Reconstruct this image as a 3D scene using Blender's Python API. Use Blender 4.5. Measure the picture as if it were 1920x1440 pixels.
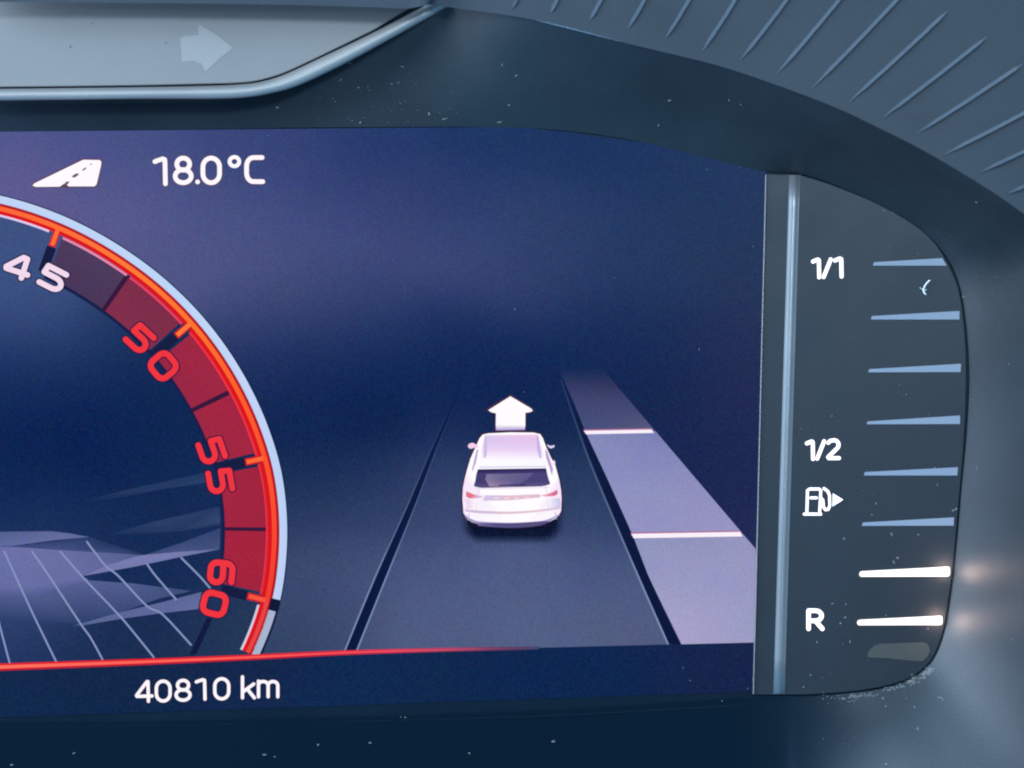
import bpy, bmesh, math, random
from mathutils import Vector, noise
import mathutils

# ---------------------------------------------------------------- camera, world, lamps, exposure
S = 0.0001            # metres covered by one photograph pixel on the screen plane
D = 0.50              # camera to screen
scene = bpy.context.scene
for o in list(bpy.data.objects):
    bpy.data.objects.remove(o)
C = scene.collection
cam = bpy.data.cameras.new("camera"); camo = bpy.data.objects.new("camera", cam); C.objects.link(camo)
camo.location = (0, -D, 0); camo.rotation_euler = (math.radians(90), 0, 0)
cam.sensor_width = 36; cam.lens = 36 * D / (1920 * S); cam.clip_start = 0.01; cam.clip_end = 50
cam.dof.use_dof = True; cam.dof.focus_distance = D - 0.001; cam.dof.aperture_fstop = 16
scene.camera = camo
w = bpy.data.worlds.new("World"); scene.world = w; w.use_nodes = True
wn = w.node_tree.nodes; wl = w.node_tree.links
bg = wn['Background']
tc = wn.new('ShaderNodeTexCoord'); sep = wn.new('ShaderNodeSeparateXYZ'); wl.new(tc.outputs['Generated'], sep.inputs[0])
mr = wn.new('ShaderNodeMapRange'); mr.inputs[1].default_value = -0.6; mr.inputs[2].default_value = 0.9
wl.new(sep.outputs['Z'], mr.inputs[0])
wr = wn.new('ShaderNodeValToRGB')
wr.color_ramp.elements[0].color = (0.13, 0.42, 0.78, 1); wr.color_ramp.elements[1].color = (0.44, 0.84, 1.35, 1)
wl.new(mr.outputs[0], wr.inputs[0]); wl.new(wr.outputs[0], bg.inputs[0])
# the cabin behind the viewer is dark, the windows to the sides and ahead are bright
my = wn.new('ShaderNodeMapRange'); my.interpolation_type = 'SMOOTHSTEP'
my.inputs[1].default_value = -1.0; my.inputs[2].default_value = -0.25; my.inputs[3].default_value = 0.30; my.inputs[4].default_value = 1.45
wl.new(sep.outputs['Y'], my.inputs[0]); wl.new(my.outputs[0], bg.inputs[1])

def area(name, loc, target, size, energy, col):
    l = bpy.data.lights.new(name, 'AREA'); l.shape = 'RECTANGLE'; l.size, l.size_y = size
    l.energy = energy; l.color = col
    o = bpy.data.objects.new(name, l); C.objects.link(o); o.location = loc
    o.rotation_euler = (Vector(target) - Vector(loc)).to_track_quat('-Z', 'Y').to_euler()
    return o
area('side_window_light', (-0.62, -0.38, 0.20), (0.05, 0, 0), (0.4, 0.30), 8.0, (0.57, 0.78, 1.0))
area('right_wall_fill', (-0.50, -0.13, 0.02), (0.09, -0.02, 0.0), (0.08, 0.20), 1.7, (0.74, 0.82, 1.0))  # added fill lamp, grazing from the left to brighten the right wall
area('windscreen_light', (0.05, -0.16, 0.52), (0.02, 0, -0.02), (0.6, 0.12), 1.0, (0.58, 0.82, 1.0))
area('ridge_highlight_fill', (0.13, -0.52, 0.15), (0.04, 0, 0.03), (0.09, 0.05), 2.0, (0.60, 0.82, 1.0))  # added small lamp for the ridge highlight and the paler gauge top
scene.view_settings.view_transform = 'Standard'; scene.view_settings.look = 'None'
scene.view_settings.exposure = 0; scene.view_settings.gamma = 1
scene.view_settings.use_curve_mapping = False

# ---------------------------------------------------------------- helpers
def P(px, py, d=0.0):
    """photo pixel seen at a distance d in front of the screen plane -> point"""
    k = (D - d) / D
    return Vector(((px - 960) * S * k, -d, (720 - py) * S * k))

def lin(c):
    return tuple(((v / 255) / 12.92 if v / 255 <= 0.04045 else ((v / 255 + 0.055) / 1.055) ** 2.4) for v in c) + (1.0,)

def mesh_obj(name, verts, faces, mat, parent=None, cols=None, smooth=False, sharp=None):
    me = bpy.data.meshes.new(name)
    me.from_pydata([tuple(v) for v in verts], [], faces)
    bm = bmesh.new(); bm.from_mesh(me)
    if cols is None: bmesh.ops.recalc_face_normals(bm, faces=bm.faces)
    bm.to_mesh(me); bm.free()
    if cols is not None:
        a = me.color_attributes.new("col", 'FLOAT_COLOR', 'POINT')
        if mat.name in ('display_pixels', 'display_graphics'):
            L_ = lambda c: 0.3 * c[0] + 0.59 * c[1] + 0.11 * c[2]
            cols = [c if mat.name == 'display_graphics' and (L_(c) > 120 or c[0] > 150) else (max(0, (L_(c) + (c[0] - L_(c)) * .92) * .92), (L_(c) + (c[1] - L_(c)) * .92) * .92, (L_(c) + (c[2] - L_(c)) * .88) * .93) for c in cols]
        for i, c in enumerate(cols): a.data[i].color = lin(c) if len(c) == 3 else c
    if smooth:
        for p in me.polygons: p.use_smooth = True
    me.materials.append(mat)
    o = bpy.data.objects.new(name, me); C.objects.link(o)
    if parent: o.parent = parent
    return o

def thing(name, label, cat, group=None):
    o = bpy.data.objects.new(name, None); o.empty_display_size = 0.01; C.objects.link(o)
    o['label'] = label; o['category'] = cat
    if group: o['group'] = group
    return o
def tag(o, label, cat, group=None, kind=None):
    if label: o['label'] = label
    if cat: o['category'] = cat
    if group: o['group'] = group
    if kind: o['kind'] = kind
    return o

def cr(pts, n):
    """Catmull-Rom resampling of tuples, n steps per span"""
    out = []
    m = len(pts)
    for i in range(m - 1):
        p0 = pts[max(i - 1, 0)]; p1 = pts[i]; p2 = pts[i + 1]; p3 = pts[min(i + 2, m - 1)]
        for k in range(n):
            t = k / n
            out.append(tuple(0.5 * ((2 * b) + (-a + c) * t + (2 * a - 5 * b + 4 * c - d) * t * t + (-a + 3 * b - 3 * c + d) * t ** 3)
                             for a, b, c, d in zip(p0, p1, p2, p3)))
    out.append(tuple(pts[-1]))
    return out

# ---------------------------------------------------------------- materials
def plastic(name, col, rough=0.5, bump=0.25, scale=2500, spec=0.5, var=0.10, metallic=0.0, coat=0.0):
    m = bpy.data.materials.new(name); m.use_nodes = True; n = m.node_tree.nodes; l = m.node_tree.links
    b = n['Principled BSDF']
    tcn = n.new('ShaderNodeTexCoord')
    nz = n.new('ShaderNodeTexNoise'); nz.inputs['Scale'].default_value = scale; nz.inputs['Detail'].default_value = 3
    l.new(tcn.outputs['Object'], nz.inputs['Vector'])
    nz2 = n.new('ShaderNodeTexNoise'); nz2.inputs['Scale'].default_value = 60; nz2.inputs['Detail'].default_value = 5
    l.new(tcn.outputs['Object'], nz2.inputs['Vector'])
    add = n.new('ShaderNodeMath'); add.operation = 'ADD'; l.new(nz.outputs[0], add.inputs[0]); l.new(nz2.outputs[0], add.inputs[1])
    mp = n.new('ShaderNodeMapRange'); mp.inputs[1].default_value = 0.6; mp.inputs[2].default_value = 1.4
    mp.inputs[3].default_value = 1 - var; mp.inputs[4].default_value = 1 + var
    l.new(add.outputs[0], mp.inputs[0])
    mx = n.new('ShaderNodeVectorMath'); mx.operation = 'SCALE'; mx.inputs[0].default_value = col
    l.new(mp.outputs[0], mx.inputs['Scale']); l.new(mx.outputs[0], b.inputs['Base Color'])
    mr2 = n.new('ShaderNodeMapRange'); mr2.inputs[1].default_value = 0.3; mr2.inputs[2].default_value = 0.7
    mr2.inputs[3].default_value = rough * 0.9; mr2.inputs[4].default_value = min(1, rough * 1.1)
    l.new(nz2.outputs[0], mr2.inputs[0]); l.new(mr2.outputs[0], b.inputs['Roughness'])
    b.inputs['Specular IOR Level'].default_value = spec; b.inputs['Metallic'].default_value = metallic
    b.inputs['Coat Weight'].default_value = coat
    if bump:
        bp = n.new('ShaderNodeBump'); bp.inputs['Strength'].default_value = bump; bp.inputs['Distance'].default_value = 0.00006
        l.new(nz.outputs[0], bp.inputs['Height']); l.new(bp.outputs[0], b.inputs['Normal'])
    return m

def screen_mat(name, strength=1.0, grain=0.12):
    """lit display pixels: colour attribute -> emission, under a matt anti-glare skin"""
    m = bpy.data.materials.new(name); m.use_nodes = True; n = m.node_tree.nodes; l = m.node_tree.links
    b = n['Principled BSDF']; b.inputs['Base Color'].default_value = (0.0005, 0.0005, 0.001, 1)
    b.inputs['Roughness'].default_value = 0.45; b.inputs['Specular IOR Level'].default_value = 0.02
    at = n.new('ShaderNodeAttribute'); at.attribute_name = 'col'
    tcn = n.new('ShaderNodeTexCoord')
    nz = n.new('ShaderNodeTexNoise'); nz.inputs['Scale'].default_value = 3200; nz.inputs['Detail'].default_value = 2
    l.new(tcn.outputs['Object'], nz.inputs['Vector'])
    nb = n.new('ShaderNodeTexNoise'); nb.inputs['Scale'].default_value = 170; nb.inputs['Detail'].default_value = 3
    l.new(tcn.outputs['Object'], nb.inputs['Vector'])
    def centred(src, amp):
        mp = n.new('ShaderNodeVectorMath'); mp.operation = 'MULTIPLY_ADD'
        mp.inputs[1].default_value = (amp * 2,) * 3; mp.inputs[2].default_value = (1 - amp,) * 3
        l.new(src, mp.inputs[0]); return mp.outputs[0]
    m1 = n.new('ShaderNodeVectorMath'); m1.operation = 'MULTIPLY'; l.new(centred(nz.outputs['Color'], grain * 2), m1.inputs[0]); l.new(centred(nb.outputs['Color'], grain * 0.45), m1.inputs[1])
    m2 = n.new('ShaderNodeVectorMath'); m2.operation = 'MULTIPLY'; l.new(m1.outputs[0], m2.inputs[0]); l.new(at.outputs['Color'], m2.inputs[1])
    ad = n.new('ShaderNodeVectorMath'); ad.operation = 'MULTIPLY_ADD'; ad.inputs[1].default_value = (grain * .12, grain * .16, grain * .30); ad.inputs[2].default_value = (-grain * .06, -grain * .08, -grain * .15)
    l.new(nz.outputs['Color'], ad.inputs[0]); a3 = n.new('ShaderNodeVectorMath'); a3.operation = 'ADD'; l.new(m2.outputs[0], a3.inputs[0]); l.new(ad.outputs[0], a3.inputs[1])
    mxn = n.new('ShaderNodeVectorMath'); mxn.operation = 'MAXIMUM'; mxn.inputs[1].default_value = (0, 0, 0); l.new(a3.outputs[0], mxn.inputs[0]); m2 = mxn
    l.new(m2.outputs[0], b.inputs['Emission Color']); b.inputs['Emission Strength'].default_value = strength
    return m

def lamp_mat(name, col, strength, base=0.6):
    m = bpy.data.materials.new(name); m.use_nodes = True; b = m.node_tree.nodes['Principled BSDF']
    b.inputs['Base Color'].default_value = (base, base, base, 1); b.inputs['Emission Color'].default_value = col
    b.inputs['Emission Strength'].default_value = strength; b.inputs['Roughness'].default_value = 0.4
    return m

M_PIX = screen_mat('display_pixels', 1.0, 0.16)
M_LIT = screen_mat('display_graphics', 1.0, 0.02)
M_RIB = plastic('lightened_rib_plastic', (0.032, 0.040, 0.050), 0.42, 0.6, 2400, 0.7, 0.2)  # paler, glossier hood plastic; light caught by the ribs is put into its colour
M_GLASS = plastic('black_cover_panel', (0.0010, 0.0085, 0.0175), 0.45, 0.10, 3000, 0.12, 0.15)
M_WALL = plastic('grained_black_plastic', (0.010, 0.0170, 0.022), 0.52, 0.6, 2600, 0.55, 0.35)
def add_painted_shade(m, black):  # mixes base colour and gloss towards black where shade is painted in
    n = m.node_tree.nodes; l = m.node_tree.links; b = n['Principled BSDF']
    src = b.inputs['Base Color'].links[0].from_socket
    at = n.new('ShaderNodeAttribute'); at.attribute_name = 'painted_shade'
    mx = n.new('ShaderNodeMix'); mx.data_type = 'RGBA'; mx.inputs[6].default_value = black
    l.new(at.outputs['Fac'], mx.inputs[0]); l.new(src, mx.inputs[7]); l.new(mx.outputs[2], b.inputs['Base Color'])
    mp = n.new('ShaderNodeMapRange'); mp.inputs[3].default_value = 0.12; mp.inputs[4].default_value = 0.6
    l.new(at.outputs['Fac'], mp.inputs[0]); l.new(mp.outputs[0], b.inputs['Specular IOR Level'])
add_painted_shade(M_WALL, (0.0010, 0.0085, 0.0175, 1))
M_HOOD = plastic('dark_grey_hood_plastic', (0.019, 0.024, 0.031), 0.55, 0.6, 2600, 0.4, 0.25)
M_GAUGE = plastic('gauge_face_plastic', (0.0110, 0.0165, 0.0235), 0.50, 0.3, 2600, 0.34, 0.3)
M_RIDGE = plastic('satin_ridge', (0.25, 0.25, 0.255), 0.40, 0.0, 2600, 1.0, 0.06, metallic=0.6)
M_PANEL = plastic('grey_indicator_plastic', (0.215, 0.20, 0.19), 0.6, 0.12, 2200, 0.3, 0.05)
M_ARROW = plastic('pale_arrow_print', (0.29, 0.265, 0.25), 0.6, 0.1, 2200, 0.3, 0.04)
M_TRIM = plastic('satin_metal_trim', (0.40, 0.365, 0.34), 0.52, 0.45, 3000, 0.5, 0.04, metallic=0.7)
M_BAR = plastic('unlit_bar_plastic', (0.24, 0.265, 0.32), 0.5, 0.05, 2500, 0.3, 0.04)
M_LAMP0 = plastic('unlit_lamp_window', (0.058, 0.056, 0.050), 0.5, 0.05, 2500, 0.3, 0.08)
M_BARLIT = lamp_mat('lit_bar', (1.0, 0.90, 0.84, 1), 1.35, 0.2)
M_TXT = lamp_mat('lit_scale_text', (1.0, 0.90, 0.95, 1), 1.1)
M_HALO = lamp_mat('text_edge_glow', lin((96, 62, 84)), 0.75, 0.02)
M_DUST = plastic('pale_dust', (0.17, 0.17, 0.17), 0.9, 0.0, 2000, 0.1, 0.2)
M_LINT = plastic('white_lint', (0.85, 0.88, 0.85), 0.9, 0.0, 2000, 0.1, 0.05)

# ---------------------------------------------------------------- the recess wall and hood
def loft(name, A, B, mat, parent, rows, dA, dB, shape=lambda t: t, n=8):
    """surface between paired pixel curves A and B; dA, dB depth lists"""
    pa = cr([a + (d,) for a, d in zip(A, dA)], n); pb = cr([b + (d,) for b, d in zip(B, dB)], n)
    V = []; F = []; R = rows + 1
    for a, b in zip(pa, pb):
        for r in range(R):
            t = r / rows
            V.append(P(a[0] + (b[0] - a[0]) * t, a[1] + (b[1] - a[1]) * t, a[2] + (b[2] - a[2]) * shape(t)))
    for i in range(len(pa) - 1):
        for r in range(rows):
            F.append((i * R + r, i * R + r + 1, (i + 1) * R + r + 1, (i + 1) * R + r))
    return mesh_obj(name, V, F, mat, parent, smooth=True)

WALL = [  # inner pixel, outer pixel, outer depth
 ((-90, 250), (-90, 120), .004), ((0, 247), (0, 110), .004), ((400, 242), (420, 60), .004), ((600, 239), (640, 40), .005),
 ((760, 238), (825, 4), .0095), ((900, 238), (1000, 37), .018), ((1060, 245), (1200, 87), .020), ((1200, 266), (1350, 124), .021),
 ((1330, 297), (1480, 168), .022), ((1432, 321), (1570, 203), .023), ((1510, 329), (1640, 236), .024), ((1600, 362), (1720, 276), .025),
 ((1700, 413), (1810, 328), .026), ((1765, 470), (1905, 390), .028), ((1801, 545), (2010, 475), .032), ((1816, 680), (2050, 680), .040),
 ((1813, 800), (2060, 820), .040), ((1801.5, 920), (2060, 960), .040), ((1793.5, 1020), (2060, 1100), .040), ((1783.5, 1110), (2060, 1230), .038),
 ((1771.5, 1180), (2050, 1370), .036), ((1748.5, 1238), (1990, 1500), .032), ((1709, 1272.5), (1870, 1560), .025), ((1650, 1292), (1730, 1570), .015),
 ((1580, 1301), (1610, 1570), .005), ((1500, 1306), (1500, 1570), -.004), ((1413, 1307), (1413, 1570), -.009), ((1000, 1333), (1000, 1570), -.014),
 ((400, 1350), (400, 1570), -.014), ((-90, 1356), (-90, 1570), -.014)]
surround = thing('instrument_surround', 'dark grained plastic surround sloping in around the lit display and fuel gauge', 'dashboard surround')
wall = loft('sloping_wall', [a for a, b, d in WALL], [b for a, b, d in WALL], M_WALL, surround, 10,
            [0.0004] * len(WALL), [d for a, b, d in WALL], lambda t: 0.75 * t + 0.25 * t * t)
# glossy black lower left, its fade and the dim upper left are painted shade
fa = wall.data.attributes.new('painted_shade', 'FLOAT', 'POINT')
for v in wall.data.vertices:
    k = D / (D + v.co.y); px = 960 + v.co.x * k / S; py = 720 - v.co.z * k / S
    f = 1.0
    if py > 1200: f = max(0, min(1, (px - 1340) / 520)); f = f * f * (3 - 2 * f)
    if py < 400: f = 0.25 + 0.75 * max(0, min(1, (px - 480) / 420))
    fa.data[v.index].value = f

HOOD = [((-90, 3), (-90, -200)), ((200, 5), (200, -200)), ((480, 8), (480, -200)), ((680, 13), (700, -200)), ((760, 16), (790, -200)), ((800, 10), (850, -200)),
 ((830, 12), (890, -200)), ((1000, 37), (1080, -200)), ((1200, 87), (1330, -200)), ((1350, 124), (1560, -200)),
 ((1480, 168), (1800, -200)), ((1570, 203), (1960, -150)), ((1640, 236), (2050, -90)), ((1720, 276), (2110, -40)), ((1810, 328), (2160, 50)),
 ((1905, 390), (2220, 150)), ((2010, 475), (2260, 260))]
hood = thing('instrument_hood', 'dark blue-grey ribbed hood arching over the top right of the display', 'dashboard hood')
def hoodshape(t): return -0.10 * math.sin(math.pi * min(1, t * 6)) * 0 + t
hd = [.0195] * 6 + [.0150, .0185, .0205, .0215, .0225, .0235, .0245, .0255, .0265, .0285, .0325]
hl = loft('hood_shell', [a for a, b in HOOD], [b for a, b in HOOD], M_HOOD, hood, 12,
          hd, [d - 0.010 for d in hd])
# lip: the small rounded roll between the hood and the wall
bpy.context.view_layer.update()
dg = bpy.context.evaluated_depsgraph_get()
from mathutils.bvhtree import BVHTree
def tree(o): return BVHTree.FromObject(o, dg)
T_hood = tree(hl); T_wall = tree(wall)
def hit(px, py, trees):
    o = Vector((0, -D, 0)); d = (P(px, py) - o).normalized()
    best = None
    for t in trees:
        r = t.ray_cast(o, d)
        if r[0] is not None and (best is None or r[3] < best[2]): best = (r[0], r[1], r[3])
    if best is None: return P(px, py), Vector((0, -1, 0))
    nn = best[1]
    if nn.y > 0: nn = -nn
    return best[0], nn

# ribs moulded into the hood
RIBS = [((961, 16), (980, -30)), ((1033, 24), (1056, -30)), ((1106, 38), (1141, -30)), ((1178, 53), (1224, -30)), ((1248, 72), (1309, -30)),
 ((1316, 97), (1397, -30)), ((1388, 113), (1496, -28)), ((1457, 138), (1598, -30)), ((1523, 165), (1710, -30)), ((1592, 191), (1778, 20)),
 ((1652, 223), (1851, 69)), ((1718, 251), (1918, 120)), ((1768, 291), (1985, 178)), ((1838, 323), (2000, 245)), ((1888, 364), (2010, 308))]
V = []; F = []
for (a, b) in RIBS:
    L = math.hypot(b[0] - a[0], b[1] - a[1]); ux, uy = (b[0] - a[0]) / L, (b[1] - a[1]) / L
    nx, ny = uy, -ux                       # towards the upper left of the rib
    if nx > 0: nx, ny = -nx, -ny
    N = 26; base = len(V)
    for i in range(N + 1):
        t = i / N
        bow = 3.0 * math.sin(math.pi * t)  # the ribs bend a little
        jit = 0.5 * noise.noise(Vector((a[0] * .1, t * 14, 0)))
        cx = a[0] + (b[0] - a[0]) * t + nx * (bow * -0.5 + jit); cy = a[1] + (b[1] - a[1]) * t + ny * (bow * -0.5 + jit)
        k = min(1, t * 4.0 + 0.25) * min(1, (1 - t) * 10 + 0.15)
        wv = 10.5 * k; hgt = 0.00040 * k
        for off, h in ((wv * 0.5, -0.00006), (wv * 0.0, hgt * .62), (-wv * 0.28, hgt), (-wv * 0.38, hgt * 0.6), (-wv * 0.46, -0.00006)):
            p, nn = hit(cx + nx * off, cy + ny * off, [T_hood]); V.append(p + nn * h)
    for i in range(N):
        for r in range(4):
            q = base + i * 5 + r; F.append((q, q + 1, q + 6, q + 5))
    F.append(tuple(base + r for r in range(5))); F.append(tuple(base + N * 5 + r for r in range(4, -1, -1)))
rb = mesh_obj('hood_ribs', V, F, M_RIB, hood)

# ---------------------------------------------------------------- black cover panel behind everything
def slab(name, poly, mat, parent, d0, d1, bev=0.0, segs=3):
    """extruded pixel polygon, front at depth d1, back at d0, rounded front rim of bev pixels"""
    n = len(poly)
    cx = sum(p[0] for p in poly) / n; cy = sum(p[1] for p in poly) / n
    rings = [(0, d0)]
    if bev:
        for s in range(segs + 1):
            a = s / segs * math.pi / 2
            rings.append((bev * (1 - math.cos(a)), d1 - bev * S * (1 - math.sin(a))))
    else: rings.append((0, d1))
    nor = []
    area2 = sum(poly[i][0] * poly[(i + 1) % n][1] - poly[(i + 1) % n][0] * poly[i][1] for i in range(n))
    sg = 1 if area2 > 0 else -1
    for i in range(n):
        p, q, r = poly[i - 1], poly[i], poly[(i + 1) % n]
        e1 = Vector((q[0] - p[0], q[1] - p[1])).normalized(); e2 = Vector((r[0] - q[0], r[1] - q[1])).normalized()
        n1 = Vector((-e1.y, e1.x)) * sg; n2 = Vector((-e2.y, e2.x)) * sg
        m = (n1 + n2); m = m / max(0.35, m.length_squared / 2) if m.length > 1e-6 else n1
        nor.append(m)
    V = []; F = []
    for off, d in rings:
        for p, m in zip(poly, nor): V.append(P(p[0] + m.x * off, p[1] + m.y * off, d))
    for r in range(len(rings) - 1):
        for i in range(n): F.append((r * n + i, r * n + (i + 1) % n, (r + 1) * n + (i + 1) % n, (r + 1) * n + i))
    F.append(tuple(range((len(rings) - 1) * n, len(rings) * n))); F.append(tuple(range(n - 1, -1, -1)))
    return mesh_obj(name, V, F, mat, parent)

screen = thing('display_screen', 'lit digital instrument display with tachometer, white car picture and odometer reading', 'display screen')
slab('cover_panel', [(-130, 160), (1830, 160), (1830, 1314), (1500, 1318), (1000, 1346), (400, 1360), (-130, 1366)], M_GLASS, screen, -0.02, 0.0)

# ---------------------------------------------------------------- display picture
LAY = 0.00005
def PL(px, py, layer): return P(px, py, 0.0001 + layer * LAY)

# tachometer outline r(theta) about a fixed centre, smoothed through measured points
CX, CY = -87.0, 985.0
RT = [(-40, 612), (-31, 619), (-22.9, 623.5), (-13.3, 626.5), (-5.5, 625), (1, 623.5), (9.7, 621), (17, 616.5), (25.6, 612), (32.8, 609.3), (40.5, 607.6), (48.9, 606.8), (59, 608), (69.8, 613.5), (82, 623), (96, 636)]
def rad(th):
    for i in range(len(RT) - 1):
        if RT[i][0] <= th <= RT[i + 1][0]:
            t = (th - RT[i][0]) / (RT[i + 1][0] - RT[i][0])
            p0 = RT[max(i - 1, 0)][1]; p1 = RT[i][1]; p2 = RT[i + 1][1]; p3 = RT[min(i + 2, len(RT) - 1)][1]
            return 0.5 * (2 * p1 + (p2 - p0) * t + (2 * p0 - 5 * p1 + 4 * p2 - p3) * t * t + (3 * p1 - p0 - 3 * p2 + p3) * t ** 3)
    return RT[0][1] if th < RT[0][0] else RT[-1][1]
def polar(th, off):
    r = rad(th) - off; a = math.radians(th); return (CX + r * math.cos(a), CY - r * math.sin(a))
def inside(px, py):
    th = math.degrees(math.atan2(CY - py, px - CX)); return math.hypot(px - CX, py - CY) - (rad(th) - 8) if -60 < th < 100 else -100

# colour samples of the displayed picture (x, y, sRGB)
OUT = [(560, 260, (52, 70, 132)), (700, 260, (34, 60, 122)), (0, 262, (84, 92, 158)), (150, 255, (78, 88, 154)), (300, 260, (70, 84, 148)), (430, 262, (58, 74, 138)), (900, 270, (26, 56, 112)), (1100, 290, (24, 54, 108)), (1300, 330, (28, 56, 106)), (1400, 350, (34, 58, 106)),
 (0, 330, (104, 98, 164)), (60, 380, (100, 94, 160)), (230, 330, (84, 90, 154)), (220, 400, (96, 96, 160)), (380, 380, (80, 88, 150)), (500, 330, (62, 76, 140)), (500, 400, (76, 86, 146)), (620, 360, (52, 66, 130)), (620, 440, (72, 84, 146)), (760, 370, (46, 62, 122)), (760, 400, (64, 76, 136)),
 (760, 480, (66, 78, 136)), (860, 370, (38, 60, 118)), (900, 440, (54, 74, 132)), (900, 520, (60, 72, 128)), (1000, 400, (44, 66, 118)), (1050, 470, (46, 66, 118)), (1000, 560, (44, 62, 116)), (1150, 420, (34, 60, 112)), (1200, 520, (32, 58, 108)), (1350, 450, (34, 58, 104)), (1420, 520, (36, 56, 100)),
 (320, 500, (86, 92, 150)), (420, 480, (82, 90, 150)), (520, 520, (74, 84, 140)), (480, 600, (62, 76, 132)), (600, 560, (62, 76, 130)), (560, 640, (34, 52, 110)), (700, 560, (56, 70, 126)), (680, 630, (28, 52, 110)), (800, 620, (26, 50, 108)), (900, 640, (20, 46, 104)), (1100, 620, (22, 48, 102)),
 (1250, 640, (24, 48, 98)), (1400, 640, (36, 48, 98)), (1420, 720, (36, 44, 94)), (1300, 720, (24, 42, 92)), (1150, 690, (14, 40, 96)), (1000, 690, (8, 38, 96)), (850, 690, (6, 36, 94)), (700, 700, (8, 38, 96)), (560, 720, (14, 40, 98)), (480, 690, (28, 48, 106)),
 (560, 800, (10, 38, 92)), (700, 800, (6, 32, 86)), (860, 800, (22, 44, 98)), (940, 720, (8, 34, 90)), (1040, 780, (14, 40, 88)), (600, 880, (20, 46, 96)), (720, 900, (34, 54, 102)), (830, 900, (54, 72, 120)), (1090, 900, (36, 60, 106)), (560, 960, (38, 58, 102)), (680, 970, (50, 68, 114)), (820, 970, (62, 78, 126)),
 (1120, 970, (56, 74, 122)), (570, 1060, (60, 76, 122)), (660, 1060, (72, 88, 136)), (800, 1070, (78, 94, 144)), (960, 1080, (82, 98, 148)), (1130, 1080, (78, 94, 144)), (560, 1150, (58, 76, 120)), (640, 1180, (70, 86, 130)), (800, 1180, (86, 102, 150)), (1000, 1160, (88, 104, 150)), (1180, 1180, (88, 102, 148)), (560, 1215, (48, 68, 108)), (800, 1210, (84, 96, 140)), (1200, 1200, (86, 96, 138)),
 (1250, 780, (22, 38, 90)), (1300, 860, (24, 38, 90)), (1400, 800, (30, 42, 92)), (1400, 920, (30, 40, 92)), (1400, 990, (34, 44, 96)), (1200, 740, (14, 36, 88)), (1300, 940, (22, 38, 90))]
INN = [(0, 440, (64, 88, 146)), (60, 450, (66, 90, 148)), (0, 480, (60, 84, 142)), (0, 560, (62, 86, 146)), (80, 580, (68, 90, 150)), (0, 640, (36, 64, 122)), (150, 620, (40, 68, 122)), (230, 660, (18, 46, 100)), (100, 700, (14, 42, 100)), (0, 720, (16, 44, 102)), (240, 760, (8, 38, 96)), (0, 820, (4, 34, 92)), (150, 820, (2, 32, 92)), (330, 830, (8, 40, 92)),
 (0, 900, (6, 36, 94)), (150, 900, (4, 34, 92)), (300, 940, (8, 38, 92)), (400, 900, (16, 44, 96)), (0, 970, (24, 50, 104)), (120, 975, (28, 54, 106)), (300, 1020, (14, 40, 92)), (380, 980, (26, 50, 102)), (250, 1010, (22, 48, 98)),
 (250, 1110, (20, 44, 100)), (330, 1080, (18, 44, 96)), (380, 1080, (20, 46, 96)), (0, 1200, (34, 60, 112)), (0, 1120, (60, 80, 140)), (60, 1140, (62, 80, 138)), (60, 1210, (26, 50, 100)), (150, 1220, (24, 48, 94)), (250, 1210, (26, 48, 92)), (300, 1170, (18, 44, 92)), (330, 1225, (36, 48, 88)), (360, 1180, (30, 52, 96)), (420, 1200, (36, 64, 100)), (450, 1160, (36, 62, 100)), (480, 1140, (40, 62, 100))]
BOT = [(0, 1270, (20, 42, 84)), (200, 1262, (28, 40, 82)), (500, 1250, (26, 36, 80)), (0, 1310, (10, 44, 90)), (200, 1310, (8, 42, 88)), (500, 1300, (10, 44, 92)), (640, 1260, (4, 42, 96)), (640, 1310, (14, 46, 90)), (800, 1300, (18, 46, 94)), (900, 1240, (8, 40, 92)), (1100, 1240, (10, 40, 92)), (1100, 1300, (8, 40, 88)), (1300, 1240, (16, 38, 88)), (1390, 1240, (28, 38, 86)), (1390, 1290, (14, 36, 80)), (200, 1345, (8, 42, 82)), (800, 1330, (8, 38, 80))]
def sample(tab, px, py, sy=1.0):
    n = [0, 0, 0]; ws = 0
    for x, y, c in tab:
        d2 = ((px - x) ** 2 + ((py - y) * sy) ** 2); wgt = math.exp(-d2 / 9500.0) + 2e3 / (d2 + 5000) ** 2
        ws += wgt
        for k in range(3): n[k] += c[k] * wgt
    return tuple(v / ws for v in n)
def base_line(px):   # lower edge of the road picture
    T = [(-90, 1255), (0, 1251), (300, 1240), (480, 1232), (640, 1224), (800, 1219), (960, 1216), (1277, 1208), (1440, 1204)]
    for a, b in zip(T, T[1:]):
        if px <= b[0]: return a[1] + (b[1] - a[1]) * (px - a[0]) / (b[0] - a[0])
    return T[-1][1]
def top_line(px):
    T = [(-90, 250), (0, 247), (700, 240), (900, 238), (960, 238), (1060, 248), (1200, 268), (1330, 298), (1445, 326)]
    for a, b in zip(T, T[1:]):
        if px <= b[0]: return a[1] + (b[1] - a[1]) * (px - a[0]) / (b[0] - a[0])
    return T[-1][1]
def smoothstep(a, b, x):
    t = max(0, min(1, (x - a) / (b - a))); return t * t * (3 - 2 * t)
def mixc(a, b, t): return tuple(x + (y - x) * t for x, y in zip(a, b))
def road_col(px, py):
    c = sample(OUT, px, py, 1.35)
    # dark pool under the pictured car
    dx = abs(px - 961); dy = py - 993
    s = (1 - smoothstep(74, 100, dx + max(0, dy) * .8)) * (1 - smoothstep(8, 30, dy)) * smoothstep(-60, -30, dy)
    c = mixc(c, (4, 16, 50), 0.97 * s)
    return c
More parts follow.
